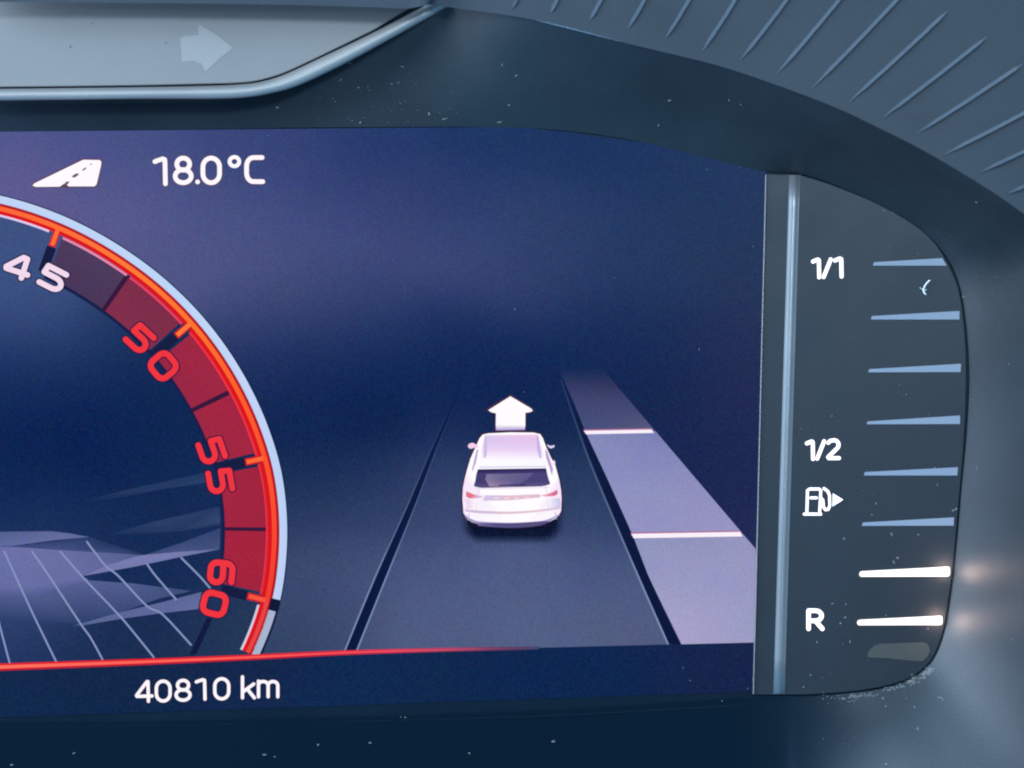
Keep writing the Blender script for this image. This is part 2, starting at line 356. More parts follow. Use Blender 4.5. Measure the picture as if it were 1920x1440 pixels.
def pix_grid(name, x0, x1, ytop, ybot, colf, layer, step, parent, lab=None):
    nx = int((x1(1200) - x0) / step); ny = 120
    V = []; F = []; cols = []
    for j in range(ny + 1):
        for i in range(nx + 1):
            xr = x1(0) ; 
            t = i / nx
            py0 = ytop(x0 + (x1(800) - x0) * t)
            py1 = ybot(x0 + (x1(800) - x0) * t)
            py = py0 + (py1 - py0) * j / ny
            px = x0 + (x1(py) - x0) * t
            V.append(PL(px, py, layer)); cols.append(colf(px, py))
    for j in range(ny):
        for i in range(nx):
            a = j * (nx + 1) + i; F.append((a, a + 1, a + nx + 2, a + nx + 1))
    return mesh_obj(name, V, F, M_PIX, parent, cols)
xr = lambda py: 1437 + (1413 - 1437) * (py - 328) / (1300 - 328)
road = pix_grid('road_picture', -80, xr, top_line, base_line, road_col, 0, 9, screen)
foot = pix_grid('footer_band', -80, xr, base_line, lambda px: 1345 + (1297 - 1345) * (max(px, 0) / 1413) ** 1.0, lambda x, y: sample(BOT, x, y), 0, 14, screen)

def flat(name, poly, col, layer, parent, mat=None, colf=None):
    V = [PL(x, y, layer) for x, y in poly]
    bm = bmesh.new(); vs = [bm.verts.new(v) for v in V]; f = bm.faces.new(vs); f.normal_update()
    bmesh.ops.triangulate(bm, faces=[f]); bm.verts.index_update()
    F = [tuple(v.index for v in ff.verts) for ff in bm.faces]; V = [v.co.copy() for v in bm.verts]; bm.free()
    return mesh_obj(name, V, F, mat or M_LIT, parent, [(colf(x, y) if colf else col) for x, y in poly])
def strip(name, A, B, colA, colB, layer, parent, mat=None, n=1, rows=1):
    """ribbon between two paired pixel polylines; colours per point (list) or one"""
    if n > 1: A = cr(A, n); B = cr(B, n)
    m = len(A); V = []; cols = []; F = []
    def cget(c, i):
        if isinstance(c, list):
            t = i / (m - 1) * (len(c) - 1); k = min(int(t), len(c) - 2); return mixc(c[k], c[k + 1], t - k)
        return c
    for i in range(m):
        for r in range(rows + 1):
            t = r / rows; V.append(PL(A[i][0] + (B[i][0] - A[i][0]) * t, A[i][1] + (B[i][1] - A[i][1]) * t, layer))
            cols.append(mixc(cget(colA, i), cget(colB, i), t))
    R = rows + 1
    for i in range(m - 1):
        for r in range(rows): F.append((i * R + r, i * R + r + 1, (i + 1) * R + r + 1, (i + 1) * R + r))
    return mesh_obj(name, V, F, mat or M_LIT, parent, cols)
def ring(name, th0, th1, o0, o1, c0, c1, layer, parent, mat=None, rows=1, steps=None, colt=None):
    n = steps or max(2, int(abs(th1 - th0) / 1.0))
    ths = [th0 + (th1 - th0) * i / n for i in range(n + 1)]
    A = [polar(t, o0) for t in ths]; B = [polar(t, o1) for t in ths]
    return strip(name, A, B, c0, c1, layer, parent, mat, rows=rows)

# --- tachometer
face_pts = [ ]
V = []; F = []; cols = []
ths = [-27.5 + (88 - -27.5) * i / 90 for i in range(91)]
# disc: rows from the left border to the ring
NR = 70
for th in ths:
    ex, ey = polar(th, 10)
    for r in range(NR + 1):
        px = -80 + (ex + 80) * r / NR; yy_ = min(ey, base_line(px)); V.append(PL(px, yy_, 1)); cols.append(sample(INN, px, yy_, 1.2))
for i in range(90):
    for r in range(NR): a = i * (NR + 1) + r; F.append((a, a + 1, a + NR + 2, a + NR + 1))
tach = mesh_obj('tachometer', V, F, M_PIX, screen, cols)
tach['label'] = 'tachometer dial with red zone, numbers 45 to 60'
RO = -1.5
dark = (26, 26, 74)
ring('dial_outline', 88, -23.5, RO - 2, RO + 1.5, dark, dark, 2, tach)
ring('white_ring', 88, -13.0, RO, 13.0, [(196, 214, 246), (190, 214, 246), (186, 216, 248), (200, 214, 250), (182, 206, 244), (186, 208, 246)], (192, 210, 246), 3, tach)
ring('white_ring', -14.9, -23.4, 1, 15, (166, 182, 208), (168, 180, 206), 3, tach)
ring('ring_gap', -12.9, -15, -1, 16, (14, 22, 62), (14, 22, 62), 3.5, tach)
red = (200, 14, 34)
RED = [(196, 30, 48), (206, 16, 30), (226, 20, 20), (232, 16, 16), (230, 24, 24)]
ring('red_scale_band', 88, -23.4, 13.4, 33.5, (176, 12, 30), (228, 16, 22), 3, tach)
ORG = [(252, 100, 52), (255, 110, 54), (255, 122, 52), (255, 112, 44), (255, 88, 42), (250, 76, 46), (240, 60, 48)]
ring('orange_scale_band', 88, -13.4, 18.0, 27.0, ORG, ORG, 4, tach)
ring('orange_scale_band', -13.4, -23.4, 18.5, 26.5, (238, 74, 66), (226, 60, 62), 4, tach)
ring('thin_scale_line', 88, 72.0, 33.3, 37.6, (226, 206, 240), (220, 196, 236), 4, tach)
ring('thin_scale_line', 69.2, 55.3, 34.5, 39.0, (236, 134, 164), (230, 140, 176), 4, tach)
ring('thin_scale_line', 54.6, 41.4, 34.5, 39.0, (240, 60, 88), (232, 64, 96), 4, tach)
ring('thin_scale_line', 39.3, 12.9, 34.0, 38.5, (248, 48, 56), (240, 44, 60), 4, tach)
ring('thin_scale_line', 11.4, -12.6, 34.5, 38.5, (248, 44, 48), (238, 44, 56), 4, tach)
ring('thin_scale_line', -14.6, -23.4, 33.5, 38.0, (214, 204, 226), (206, 200, 224), 4, tach)
SEG = [(69.3, 55.6, (84, 62, 100), (80, 56, 98)), (54.7, 41.8, (140, 44, 76), (146, 46, 80)), (38.9, 26.2, (180, 36, 68), (174, 36, 70)), (25.3, 13.5, (186, 34, 66), (180, 36, 68)),
       (10.9, -0.4, (182, 32, 62), (184, 34, 66)), (-1.1, -12.2, (188, 32, 60), (186, 32, 64))]
for a, b, c0, c1 in SEG:
    ring('red_zone_segment', a, b, 39.2, 115, c0, c1, 3, tach, M_PIX, rows=4)
ring('segment_shadow_line', 70, -12, 112, 121, (18, 24, 74), (22, 34, 88), 2.5, tach)
for a in (55.15, 25.75, -0.75):
    ring('segment_divider', a + .5, a - .5, 36, 116, (58, 22, 66), (58, 22, 66), 2.8, tach, steps=2)
def tpos(th, off): return polar(th, off)
for th, c in ((70.6, (255, 108, 56)), (40.4, (255, 122, 56)), (12.2, (255, 104, 50)), (-13.5, (248, 84, 64))):
    a = polar(th, 25); b = polar(th, 62)
    ux, uy = b[0] - a[0], b[1] - a[1]; L = math.hypot(ux, uy); nx, ny = -uy / L, ux / L
    def qd(wd, s0, s1): return [(a[0] + ux * s0 + nx * wd, a[1] + uy * s0 + ny * wd), (a[0] + ux * s1 + nx * wd, a[1] + uy * s1 + ny * wd), (a[0] + ux * s1 - nx * wd, a[1] + uy * s1 - ny * wd), (a[0] + ux * s0 - nx * wd, a[1] + uy * s0 - ny * wd)]
    t0 = flat('tick_mark', qd(4.2, 0, .88), c, 5, tach)
    flat('tick_outline', qd(6.8, .12, .95), (206, 20, 34), 3.8, t0)
    flat('tick_shadow', qd(9.0, .96, 2.3), (20, 28, 72), 3.6, t0)

# --- stroked lettering
def stroke_mesh(strokes, width, layer, depth=None, hgt=None):
    """round ended strokes as low flattened tubes; strokes = pixel polylines"""
    V = []; F = []; h = (hgt if hgt is not None else 0.00004)
    r = width / 2; K = 10
    def pt(x, y, e): 
        if depth is not None: return P(x, y, depth + e)
        return P(x, y, 0.0001 + layer * LAY + e)
    for st in strokes:
        for i in range(len(st) - 1):
            (x0, y0), (x1, y1) = st[i], st[i + 1]; L = math.hypot(x1 - x0, y1 - y0)
            if L < 0.05: continue
            nx, ny = -(y1 - y0) / L * r, (x1 - x0) / L * r; q = len(V)
            V += [pt(x0 + nx, y0 + ny, 0), pt(x0, y0, h), pt(x0 - nx, y0 - ny, 0), pt(x1 + nx, y1 + ny, 0), pt(x1, y1, h), pt(x1 - nx, y1 - ny, 0)]
            F += [(q, q + 1, q + 4, q + 3), (q + 1, q + 2, q + 5, q + 4)]
        for (x, y) in st:
            c = len(V); V.append(pt(x, y, h * 1.02)); M = 18
            for j in range(M): V.append(pt(x + r * math.cos(2 * math.pi * j / M), y + r * math.sin(2 * math.pi * j / M), 0))
            for j in range(M): F.append((c, c + 1 + j, c + 1 + (j + 1) % M))
    return V, F

def arc(cx, cy, rx, ry, a0, a1, n=12):
    return [(cx + rx * math.cos(math.radians(a0 + (a1 - a0) * i / n)), cy + ry * math.sin(math.radians(a0 + (a1 - a0) * i / n))) for i in range(n + 1)]
# glyph centre-lines in a unit box: x right, y up
def sq0(n=6):
    k = []
    for cx, cy, a in ((.5, .68, 0), (.5, .32, 180)): k += []
    return k
G = {
 '0': [arc(.5, .64, .5, .36, 0, 180, 14) + arc(.5, .36, .5, .36, 180, 360, 14) + [(1, .64)]],
 '1': [[(0, .88), (.3, .93), (.75, .99), (.93, .96), (.96, .85), (1, 0)]],
 '2': [[(.05, .86), (.2, .96), (.5, 1)] + arc(.55, .74, .4, .26, 80, -40, 8) + [(.04, .06), (.1, 0), (.98, 0)]],
 '4': [[(.80, 0), (.77, 1), (.70, 1.0), (0, .30), (.03, .25), (1.04, .27)]],
 '5': [[(.95, 1), (.1, 1), (.06, .62), (.6, .62)] + arc(.62, .31, .36, .31, 90, -90, 10) + [(.02, 0)]],
 '6': [[(.9, 1), (.5, 1)] + arc(.45, .62, .43, .38, 100, 180, 6) + arc(.5, .28, .48, .28, 180, 360, 12) + arc(.5, .34, .48, .24, 0, 90, 6) + [(.1, .58)]],
 '8': [arc(.5, .755, .40, .245, -90, 270, 20), arc(.5, .265, .5, .265, 90, 450, 22)],
 'C': [[(.96, 1), (.6, 1)] + arc(.45, .64, .42, .36, 100, 180, 8) + arc(.45, .36, .42, .36, 180, 260, 8) + [(.6, 0), (1, .0)]],
 'R': [[(0, 0), (0, 1), (.5, 1)] + arc(.5, .72, .45, .28, 90, -90, 10) + [(.02, .44)], [(.5, .44), (1.0, 0)]],
 '/': [[(.08, 0), (.92, 1)]],
 'k': [[(0, 0), (0, 1)], [(.95, .66), (.08, .30)], [(.40, .42), (1.0, 0)]],
 'm': [[(0, 0), (0, 1)], [(0, .80)] + arc(.24, .72, .26, .26, 130, 0, 7) + [(.5, 0)], [(.5, .72)] + arc(.75, .72, .25, .26, 170, 0, 8) + [(1, 0)]],
}
# square-shouldered digits of the dial
G9 = {
 '4': [[(.80, -.02), (.80, .98), (.62, 1.0), (0, .30), (.02, .22), (1.02, .22)]],
 '5': [[(.98, 1), (.06, 1), (.02, .60), (.62, .60)] + arc(.64, .30, .34, .30, 90, -90, 10) + [(.02, 0)]],
 '0': [[(.5, 1)] + arc(.68, .70, .32, .30, 90, 0, 6) + arc(.68, .30, .32, .30, 0, -90, 6) + arc(.32, .30, .32, .30, -90, -180, 6) + arc(.32, .70, .32, .30, 180, 90, 6) + [(.55, 1)]],
 '6': [[(.92, 1), (.32, 1)] + arc(.32, .70, .32, .30, 90, 180, 6) + arc(.32, .30, .32, .30, 180, 270, 6) + arc(.68, .28, .32, .28, -90, 0, 6) + arc(.68, .30, .32, .28, 0, 90, 6) + [(.02, .56)]],
}
def place(g, ox, oy, ux, uy, vx, vy):
    """glyph strokes -> pixels: origin lower left, u right vector, v up vector"""
    return [[(ox + x * ux + y * vx, oy + x * uy + y * vy) for x, y in st] for st in g]
def text_obj(name, strokes, width, col, layer, parent, halo=(88, 60, 104), hw=3.2, mat=None, colf=None):
    V, F = stroke_mesh(strokes, width, layer)
    cols = [col] * len(V)
    o = mesh_obj(name, V, F, mat or M_LIT, parent, cols)
    if halo:
        V, F = stroke_mesh(strokes, width + hw, layer - 1.2, hgt=0.00002)
        mesh_obj('letter_edge', V, F, M_LIT, o, [halo] * len(V))
    return o
# dial numbers, each digit turned with the dial
def dial_digit(ch, cx, cy, rot, W, H, col):
    a = math.radians(rot); ux, uy = W * math.cos(a), W * math.sin(a); vx, vy = H * math.sin(a), -H * math.cos(a)
    ox, oy = cx - ux / 2 - vx / 2, cy - uy / 2 - vy / 2
    return place(G9[ch], ox, oy, ux, uy, vx, vy)
W9 = (244, 218, 238)
text_obj('scale_number', dial_digit('4', 34, 499, 18, 42, 37, W9) + dial_digit('5', 99, 522, 27, 41, 35, W9), 10.6, W9, 7.5, tach, (20, 24, 74), 4.4)
RD = (240, 52, 62)
text_obj('scale_number', dial_digit('5', 262, 635, 43, 38, 38, RD) + dial_digit('0', 306, 686, 50, 40, 41, RD), 11.4, RD, 7.5, tach, (40, 22, 74), 4.6)
text_obj('scale_number', dial_digit('5', 397, 845, 71, 37, 41, RD) + dial_digit('5', 413, 902, 80, 37, 40, RD), 11, RD, 7.5, tach, (40, 22, 74), 4.6)
text_obj('scale_number', dial_digit('6', 415, 1074, 96, 37, 41, RD) + dial_digit('0', 402, 1132, 104, 38, 40, RD), 11.8, RD, 7.5, tach, (40, 22, 74), 4.6)

# --- faceted pattern inside the dial
FAC = [([(-80, 997), (0, 997), (95, 996), (130, 1000), (168, 1007), (100, 1013), (20, 1024), (-80, 1028)], [(86, 104, 158), (86, 104, 158), (98, 112, 168), (104, 118, 174), (96, 110, 164), (108, 118, 178), (104, 116, 176), (96, 110, 170)]),
 ([(22, 1025), (168, 1007), (215, 1022), (272, 1040), (230, 1038), (120, 1032)], [(64, 80, 140), (40, 62, 116), (34, 56, 108), (36, 58, 112), (60, 76, 132), (70, 86, 146)]),
 ([(-80, 1028), (22, 1025), (120, 1032), (230, 1038), (268, 1041), (210, 1056), (150, 1080), (165, 1086), (60, 1100), (-80, 1100)], [(116, 122, 186)] * 2 + [(112, 118, 180), (92, 104, 162), (84, 98, 156), (100, 110, 172), (112, 118, 182), (104, 112, 176), (112, 118, 184), (104, 112, 178)]),
 ([(-80, 1100), (60, 1100), (165, 1086), (165, 1096), (60, 1120), (-80, 1122)], [(104, 112, 178), (112, 118, 184), (104, 112, 176), (86, 100, 160), (84, 98, 158), (80, 94, 154)]),
 ([(165, 1088), (250, 1094), (360, 1108), (300, 1122), (222, 1150), (152, 1170), (60, 1166), (-80, 1150), (-80, 1122), (60, 1120)], [(92, 104, 164), (84, 98, 156), (62, 80, 136), (70, 86, 144), (60, 78, 136), (46, 66, 120), (42, 66, 120), (52, 74, 130), (80, 94, 154), (84, 98, 158)]),
 ([(272, 1040), (345, 1016), (413, 990), (412, 1030), (330, 1036)], [(60, 76, 130), (58, 76, 130), (52, 72, 124), (72, 88, 144), (78, 90, 150)]),
 ([(150, 1081), (205, 1058), (265, 1041), (335, 1035), (411, 1030), (345, 1043), (255, 1062), (200, 1072)], [(126, 130, 194)] * 2 + [(130, 134, 198)] * 2 + [(118, 126, 184)] * 2 + [(124, 130, 192)] * 2),
 ([(130, 1174), (160, 1167), (222, 1149), (300, 1130), (378, 1110), (372, 1142), (300, 1150), (222, 1161), (160, 1172)], [(52, 74, 124), (96, 110, 166), (98, 110, 168), (98, 112, 170), (98, 110, 170), (106, 116, 178), (100, 112, 172), (98, 110, 168), (90, 106, 160)]),
 ([(130, 946), (230, 920), (395, 884), (400, 903), (300, 918), (200, 938)], [(10, 38, 92), (36, 60, 110), (34, 60, 110), (44, 68, 116), (36, 62, 110), (20, 46, 98)]),
 ([(200, 1003), (290, 978), (411, 950), (413, 975), (413, 985), (330, 997)], [(24, 50, 102), (44, 68, 118), (40, 64, 112), (56, 76, 124), (34, 56, 106), (34, 58, 108)])]
for k, (poly, cl) in enumerate(FAC):
    d = dict(zip(poly, cl)); flat('dial_facet', poly, None, 2 + 0.12 * k, tach, M_PIX, colf=lambda x, y: d[(x, y)])
GL = [[(-4, 1160), (4, 1190), (18, 1243)], [(8, 1034), (29, 1080), (66, 1160), (105, 1240)], [(60, 1034), (92, 1080), (150, 1168), (170, 1196), (192, 1236)], [(113, 1034), (155, 1082), (220, 1150), (250, 1185), (288, 1232)],
      [(163, 1016), (197, 1060), (222, 1080), (275, 1136), (305, 1152), (358, 1209)], [(276, 1058), (292, 1080), (330, 1124)], [(340, 1046), (374, 1080), (394, 1103)]]
V, F = [], []
for g in GL:
    vv, ff = stroke_mesh([cr(g, 4)], 3.6, 3.4, hgt=0.00001); b = len(V); V += vv; F += [tuple(i + b for i in f) for f in ff]
mesh_obj('dial_grid_lines', V, F, M_LIT, tach, [(132, 146, 190)] * len(V))
flat('redline_shadow', [(388, 1158), (398, 1160), (368, 1227), (355, 1228)], (14, 26, 72), 3.2, tach)

# --- red divider line
XS = [-80, 0, 160, 320, 480, 620, 730, 840, 950, 1010]
cA = [(232, 30, 44), (232, 30, 44), (232, 28, 42), (230, 24, 42), (226, 26, 50), (220, 34, 58), (214, 50, 74), (180, 60, 96), (110, 60, 104), (70, 80, 126)]
cM = [(255, 116, 92), (255, 116, 92), (255, 104, 90), (255, 98, 84), (255, 90, 80), (250, 78, 84), (240, 78, 98), (200, 80, 112), (120, 70, 112), (70, 80, 126)]
div = strip('red_divider_line', [(x, base_line(x) - 7 + 4 * max(0, x) / 1060) for x in XS], [(x, base_line(x) + 7 - 4 * max(0, x) / 1060) for x in XS], cA, [mixc(c, (60, 24, 70), .25) for c in cA], 5.2, screen, n=3)
strip('bright_core', [(x, base_line(x) - 3.4 + 2.4 * max(0, x) / 1060) for x in XS], [(x, base_line(x) + 3 - 2.2 * max(0, x) / 1060) for x in XS], cM, cM, 6, div, n=3)

# --- lane markings
LL = [(644, 1223), (703, 1080), (762, 950), (807, 845), (842, 768), (862, 722)]
LR = [(670, 1222), (727, 1080), (779, 950), (818, 845), (849, 768), (866, 722)]
def shrink(A, B, s): return [(a[0] + (b[0] - a[0]) * s, a[1] + (b[1] - a[1]) * s) for a, b in zip(A, B)]
e_l = [(118, 136, 176), (112, 130, 172), (84, 104, 146), (58, 82, 126), (26, 52, 104), (8, 36, 92)]
lm = strip('lane_line', shrink(LL, LR, .1), shrink(LL, LR, .9), [(8, 20, 66), (8, 20, 66), (8, 22, 70), (8, 26, 76), (6, 30, 84), (6, 34, 92)], [(6, 26, 76), (6, 26, 76), (8, 26, 78), (8, 28, 82), (6, 32, 88), (6, 34, 92)], 2, screen, n=5)
strip('line_edge', shrink(LL, LR, -.02), shrink(LL, LR, .12), e_l, e_l, 3, lm, n=5)
strip('line_edge', shrink(LL, LR, .86), shrink(LL, LR, 1.0), e_l, e_l, 3, lm, n=5)
RL = [(1254, 1208), (1200, 1085), (1160, 992), (1110, 872), (1084, 800), (1054, 712)]
RR = [(1277, 1208), (1218, 1085), (1182, 992), (1128, 872), (1094, 800), (1058, 712)]
lm2 = strip('lane_line', RL, RR, [(8, 20, 66), (8, 20, 68), (8, 22, 70), (8, 26, 76), (8, 28, 78), (8, 36, 92)], [(8, 22, 68)] * 5 + [(8, 36, 92)], 2, screen, n=5)
e_r = [(132, 150, 190), (128, 146, 186), (104, 122, 160), (70, 94, 132), (34, 60, 106), (10, 36, 90)]
strip('line_edge', [(x - 3.5, y) for x, y in RL], [(x + .3, y) for x, y in RL], [mixc(c, (84, 100, 146), .45) for c in e_r], e_r, 3, lm2, n=5)
# the neighbouring lane in three blocks
def lx(y):
    T = [(712, 1057), (760, 1078), (808, 1097), (900, 1140), (1005, 1187), (1080, 1216), (1208, 1278)]
    for a, b in zip(T, T[1:]):
        if y <= b[0]: return a[1] + (b[1] - a[1]) * (y - a[0]) / (b[0] - a[0])
    return T[-1][1]
def rx(y): return min(xr(y) - 2, 1145 + (y - 712) * (1391 - 1145) / (1004 - 712))
def block(y0, y1, c0, c1, n=14, top=0):
    ys = [y0 + (y1 - y0) * i / n for i in range(n + 1)]
    return strip('side_lane', [(lx(y), y + 0) for y in ys], [(rx(y), y - 5 * (rx(y) - lx(y)) / 200) for y in ys], c0, c1, 4, screen, M_PIX, rows=6)
block(690, 810, [road_col(1056, 690), (52, 60, 112), (68, 74, 126), (72, 80, 134), (76, 84, 140)], [road_col(1140, 690), (50, 54, 102), (66, 70, 120), (76, 82, 132), (92, 96, 140)])
block(811, 1005, [(144, 152, 208), (146, 150, 210), (156, 158, 214), (158, 160, 214)], [(130, 138, 198), (146, 148, 206), (158, 158, 210), (164, 160, 210)])
block(1006, 1208, [(152, 160, 206), (162, 164, 214), (176, 172, 218), (182, 178, 222)], [(160, 160, 208), (164, 164, 214), (166, 166, 216), (170, 168, 216)])
for (xa, ya, xb, yb, t) in ((1095, 811, 1226, 808.5, 6.5), (1184, 1005, 1392, 1001.5, 8.5)):
    b0 = flat('distance_line', [(xa, ya - t / 2), (xb - 4, yb - t / 2), (xb, yb + t / 2), (xa + 4, ya + t / 2)], (250, 240, 250), 6, screen)
    flat('line_glow', [(xa - 1, ya - t / 2 - 2.5), (xb - 6, yb - t / 2 - 2.5), (xb, yb), (xa, ya)], (170, 110, 150), 5, b0)

# --- arrow and car
ah = flat('direction_arrow', [(957, 743), (996, 766), (999, 770), (995, 772.5), (985, 774), (985, 797), (984, 806), (930, 807), (929.5, 796), (930, 775), (921, 773), (915.5, 769)], (255, 252, 255), 6, screen,
          colf=lambda x, y: (255, 252, 255) if y < 798 else (172, 150, 216))
flat('arrow_edge', [(957, 739.5), (999, 765), (1002, 771), (987, 777), (986, 809), (928, 810), (928, 777), (912, 770), (914, 765)], (84, 44, 74), 4.6, ah)
def shade(x, y):
    return (252, 240, 252)
BODY = [(905, 815), (915, 812.5), (957, 810.5), (1000, 811), (1013, 814), (1018, 822), (1024, 838), (1033, 858), (1041, 872), (1046, 890), (1049, 902), (1052, 920), (1053, 935), (1052, 958), (1048, 966), (1040, 973), (1030, 978), (1015, 984), (985, 988), (957, 988.5), (925, 987), (900, 984), (885, 979), (874, 972), (869, 962), (867, 935), (868, 915), (871, 899), (876, 880), (882, 860), (891, 840), (899, 822)]
def body_col(x, y):
    if x < 874 or x > 1046: return (246, 228, 250)
    return (255, 252, 255)
car = flat('car_picture', BODY, None, 6, screen, colf=body_col)
car['label'] = 'white car seen from behind on the pictured road'
flat('car_edge', [(957 + (x - 957) * 1.028, 903 + (y - 903) * 1.026) for x, y in BODY], (64, 34, 70), 4.8, car)
strip('car_roof', [(909, 816), (907, 826), (903, 846), (900, 862), (897, 879)], [(1008, 815), (1011, 826), (1017, 846), (1021, 862), (1024, 877)],
      [(214, 214, 238), (216, 196, 246), (240, 220, 250), (255, 252, 255), (252, 252, 255)], [(244, 196, 222), (234, 194, 236), (236, 214, 248), (250, 248, 255), (250, 252, 255)], 7, car, n=3, rows=4)
for k in range(7):
    y = 818 + k * 4.2; ta = (905 - k * 1.0, 1012 + k * 1.3)
    strip('roof_line', [(ta[0] + 6, y), (ta[1] - 6, y - .4)], [(ta[0] + 6, y + 1.2), (ta[1] - 6, y + .8)], (204, 196, 240) if k % 2 else (240, 190, 226), (230, 206, 240), 7.6, car, n=1)
flat('roof_rail', [(909, 818), (913, 819), (913, 852), (909, 860), (906.5, 856)], (206, 190, 226), 8, car)
flat('roof_rail', [(1006, 817), (1010, 818), (1015, 860), (1011, 858), (1007, 840)], (198, 180, 230), 8, car)
flat('side_window', [(894, 842), (897, 843), (893, 866), (886, 884), (885, 880), (889, 862)], (196, 168, 216), 8, car)
flat('side_window', [(1022, 842), (1026, 846), (1037, 880), (1035, 892), (1030, 876), (1024, 858)], (190, 160, 214), 8, car)
rw = strip('rear_window', [(896, 880), (893, 890), (891, 903), (889, 912), (905, 915)], [(1024, 878), (1026, 888), (1029, 900), (1031, 908), (1015, 912)],
      [(42, 34, 92), (74, 66, 128), (70, 62, 126), (92, 80, 140), (120, 98, 150)], [(42, 32, 88), (80, 74, 138), (78, 70, 134), (94, 84, 144), (92, 80, 140)], 8, car, n=2, rows=6)
strip('window_shade_band', [(897, 881), (895, 885.5)], [(1023, 878.5), (1024, 883)], (54, 40, 104), (60, 42, 110), 9, rw, rows=4)
strip('window_reflection', [(912, 889), (910, 899), (918, 912)], [(1000, 887), (990, 898), (965, 913)], [(126, 120, 156), (128, 120, 160), (166, 136, 164)], [(100, 94, 156), (98, 92, 154), (110, 100, 156)], 9, rw, rows=3)
flat('tail_light', [(874, 921), (886, 926), (897, 929), (908, 931), (896, 934), (880, 934.5), (874, 931)], (222, 120, 142), 8, car, colf=lambda x, y: (222, 116, 136) if x < 892 else (226, 180, 216))
flat('tail_light', [(1045, 918), (1036, 923), (1024, 927), (1012, 929), (1024, 931), (1040, 930), (1046, 926)], (214, 110, 150), 8, car, colf=lambda x, y: (216, 112, 148) if x > 1026 else (232, 160, 184))
flat('boot_strip', [(910, 928.5), (957, 929), (1012, 926.5), (1014, 932.5), (957, 938), (905, 939)], (214, 190, 222), 7, car, colf=lambda x, y: (206, 196, 236) if x < 940 else (228, 190, 204))
strip('bumper_crease', [(872, 955), (900, 957.5), (957, 959.5), (1010, 956), (1050, 950)], [(873, 959), (900, 962.5), (957, 964), (1010, 960), (1050, 955)], [(196, 170, 214), (200, 180, 210), (222, 170, 190), (214, 186, 196), (196, 180, 224)], [(212, 196, 230)] * 2 + [(236, 214, 226)] * 3, 7, car, n=3)
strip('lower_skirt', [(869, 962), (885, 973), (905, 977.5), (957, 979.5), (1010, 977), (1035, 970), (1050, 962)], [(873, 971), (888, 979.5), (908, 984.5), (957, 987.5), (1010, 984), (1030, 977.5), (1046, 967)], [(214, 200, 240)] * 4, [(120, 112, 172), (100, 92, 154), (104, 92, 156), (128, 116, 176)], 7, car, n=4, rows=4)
strip('panel_shade', [(872, 936), (876, 948), (872, 953)], [(895, 938), (894, 950), (894, 955)], [(236, 206, 232)] * 2, (255, 252, 255), 6.6, car, n=2, rows=3)
strip('panel_shade', [(1050, 934), (1051, 946), (1050, 951)], [(1022, 936), (1024, 948), (1022, 953)], [(200, 196, 236)] * 2, (255, 252, 255), 6.6, car, n=2, rows=3)
strip('bumper_shadow', [(895, 980), (930, 980.5), (960, 981), (1000, 978.5), (1030, 976)], [(897, 986), (930, 988.5), (960, 989.5), (1000, 987), (1024, 982)], [(136, 122, 176), (88, 80, 146), (84, 76, 142), (92, 86, 146), (110, 96, 160)], [(110, 104, 160), (92, 90, 148), (92, 88, 150), (86, 90, 136), (80, 74, 136)], 8, car, n=3)
flat('side_mirror', [(877, 836), (880, 831.5), (887, 830), (891, 832.5), (897, 836), (897, 839.5), (890, 839), (884, 841.5), (879, 840.5)], (244, 206, 236), 7, car)
flat('side_mirror', [(1025, 833), (1032, 836), (1040, 834.5), (1039, 839), (1032, 841), (1028, 838)], (220, 210, 240), 7, car)
flat('door_handle_bump', [(1038, 862), (1041, 866), (1041, 872), (1036, 872)], (248, 226, 248), 6.5, car)

for (x0, y0, x1, y1, wd, c) in ((880, 962, 878, 975, 1.6, (196, 176, 226)), (1041, 960, 1043, 973, 1.6, (186, 172, 226)), (899, 915, 896, 927, 1.2, (222, 196, 228)), (1022, 912, 1026, 925, 1.2, (216, 192, 232)), (893, 941, 893, 955, 1.2, (226, 206, 234)), (1026, 938, 1027, 952, 1.2, (206, 196, 234)),
                                (899, 876, 1023, 874.5, 2.0, (206, 204, 236)), (892, 917, 1030, 914, 1.6, (232, 214, 238)), (926, 934, 936, 934, 1.4, (250, 240, 250)), (946, 934, 954, 934, 1.4, (246, 236, 250)), (964, 934, 972, 933.5, 1.4, (246, 236, 250)), (984, 933, 992, 932.5, 1.4, (244, 226, 240))):
    V, F = stroke_mesh([[(x0, y0), (x1, y1)]], wd, 9, hgt=0.00001); mesh_obj('panel_line', V, F, M_LIT, car, [c] * len(V))
flat('wiper', [(935, 909), (985, 907.5), (985, 910), (935, 911)], (60, 48, 104), 9.5, rw)
for pts in ([(876, 974), (898, 984), (899, 992), (884, 990), (877, 983)], [(1044, 972), (1022, 982), (1020, 990), (1036, 988), (1044, 981)]):
    flat('tyre', pts, (14, 18, 52), 5.2, car)

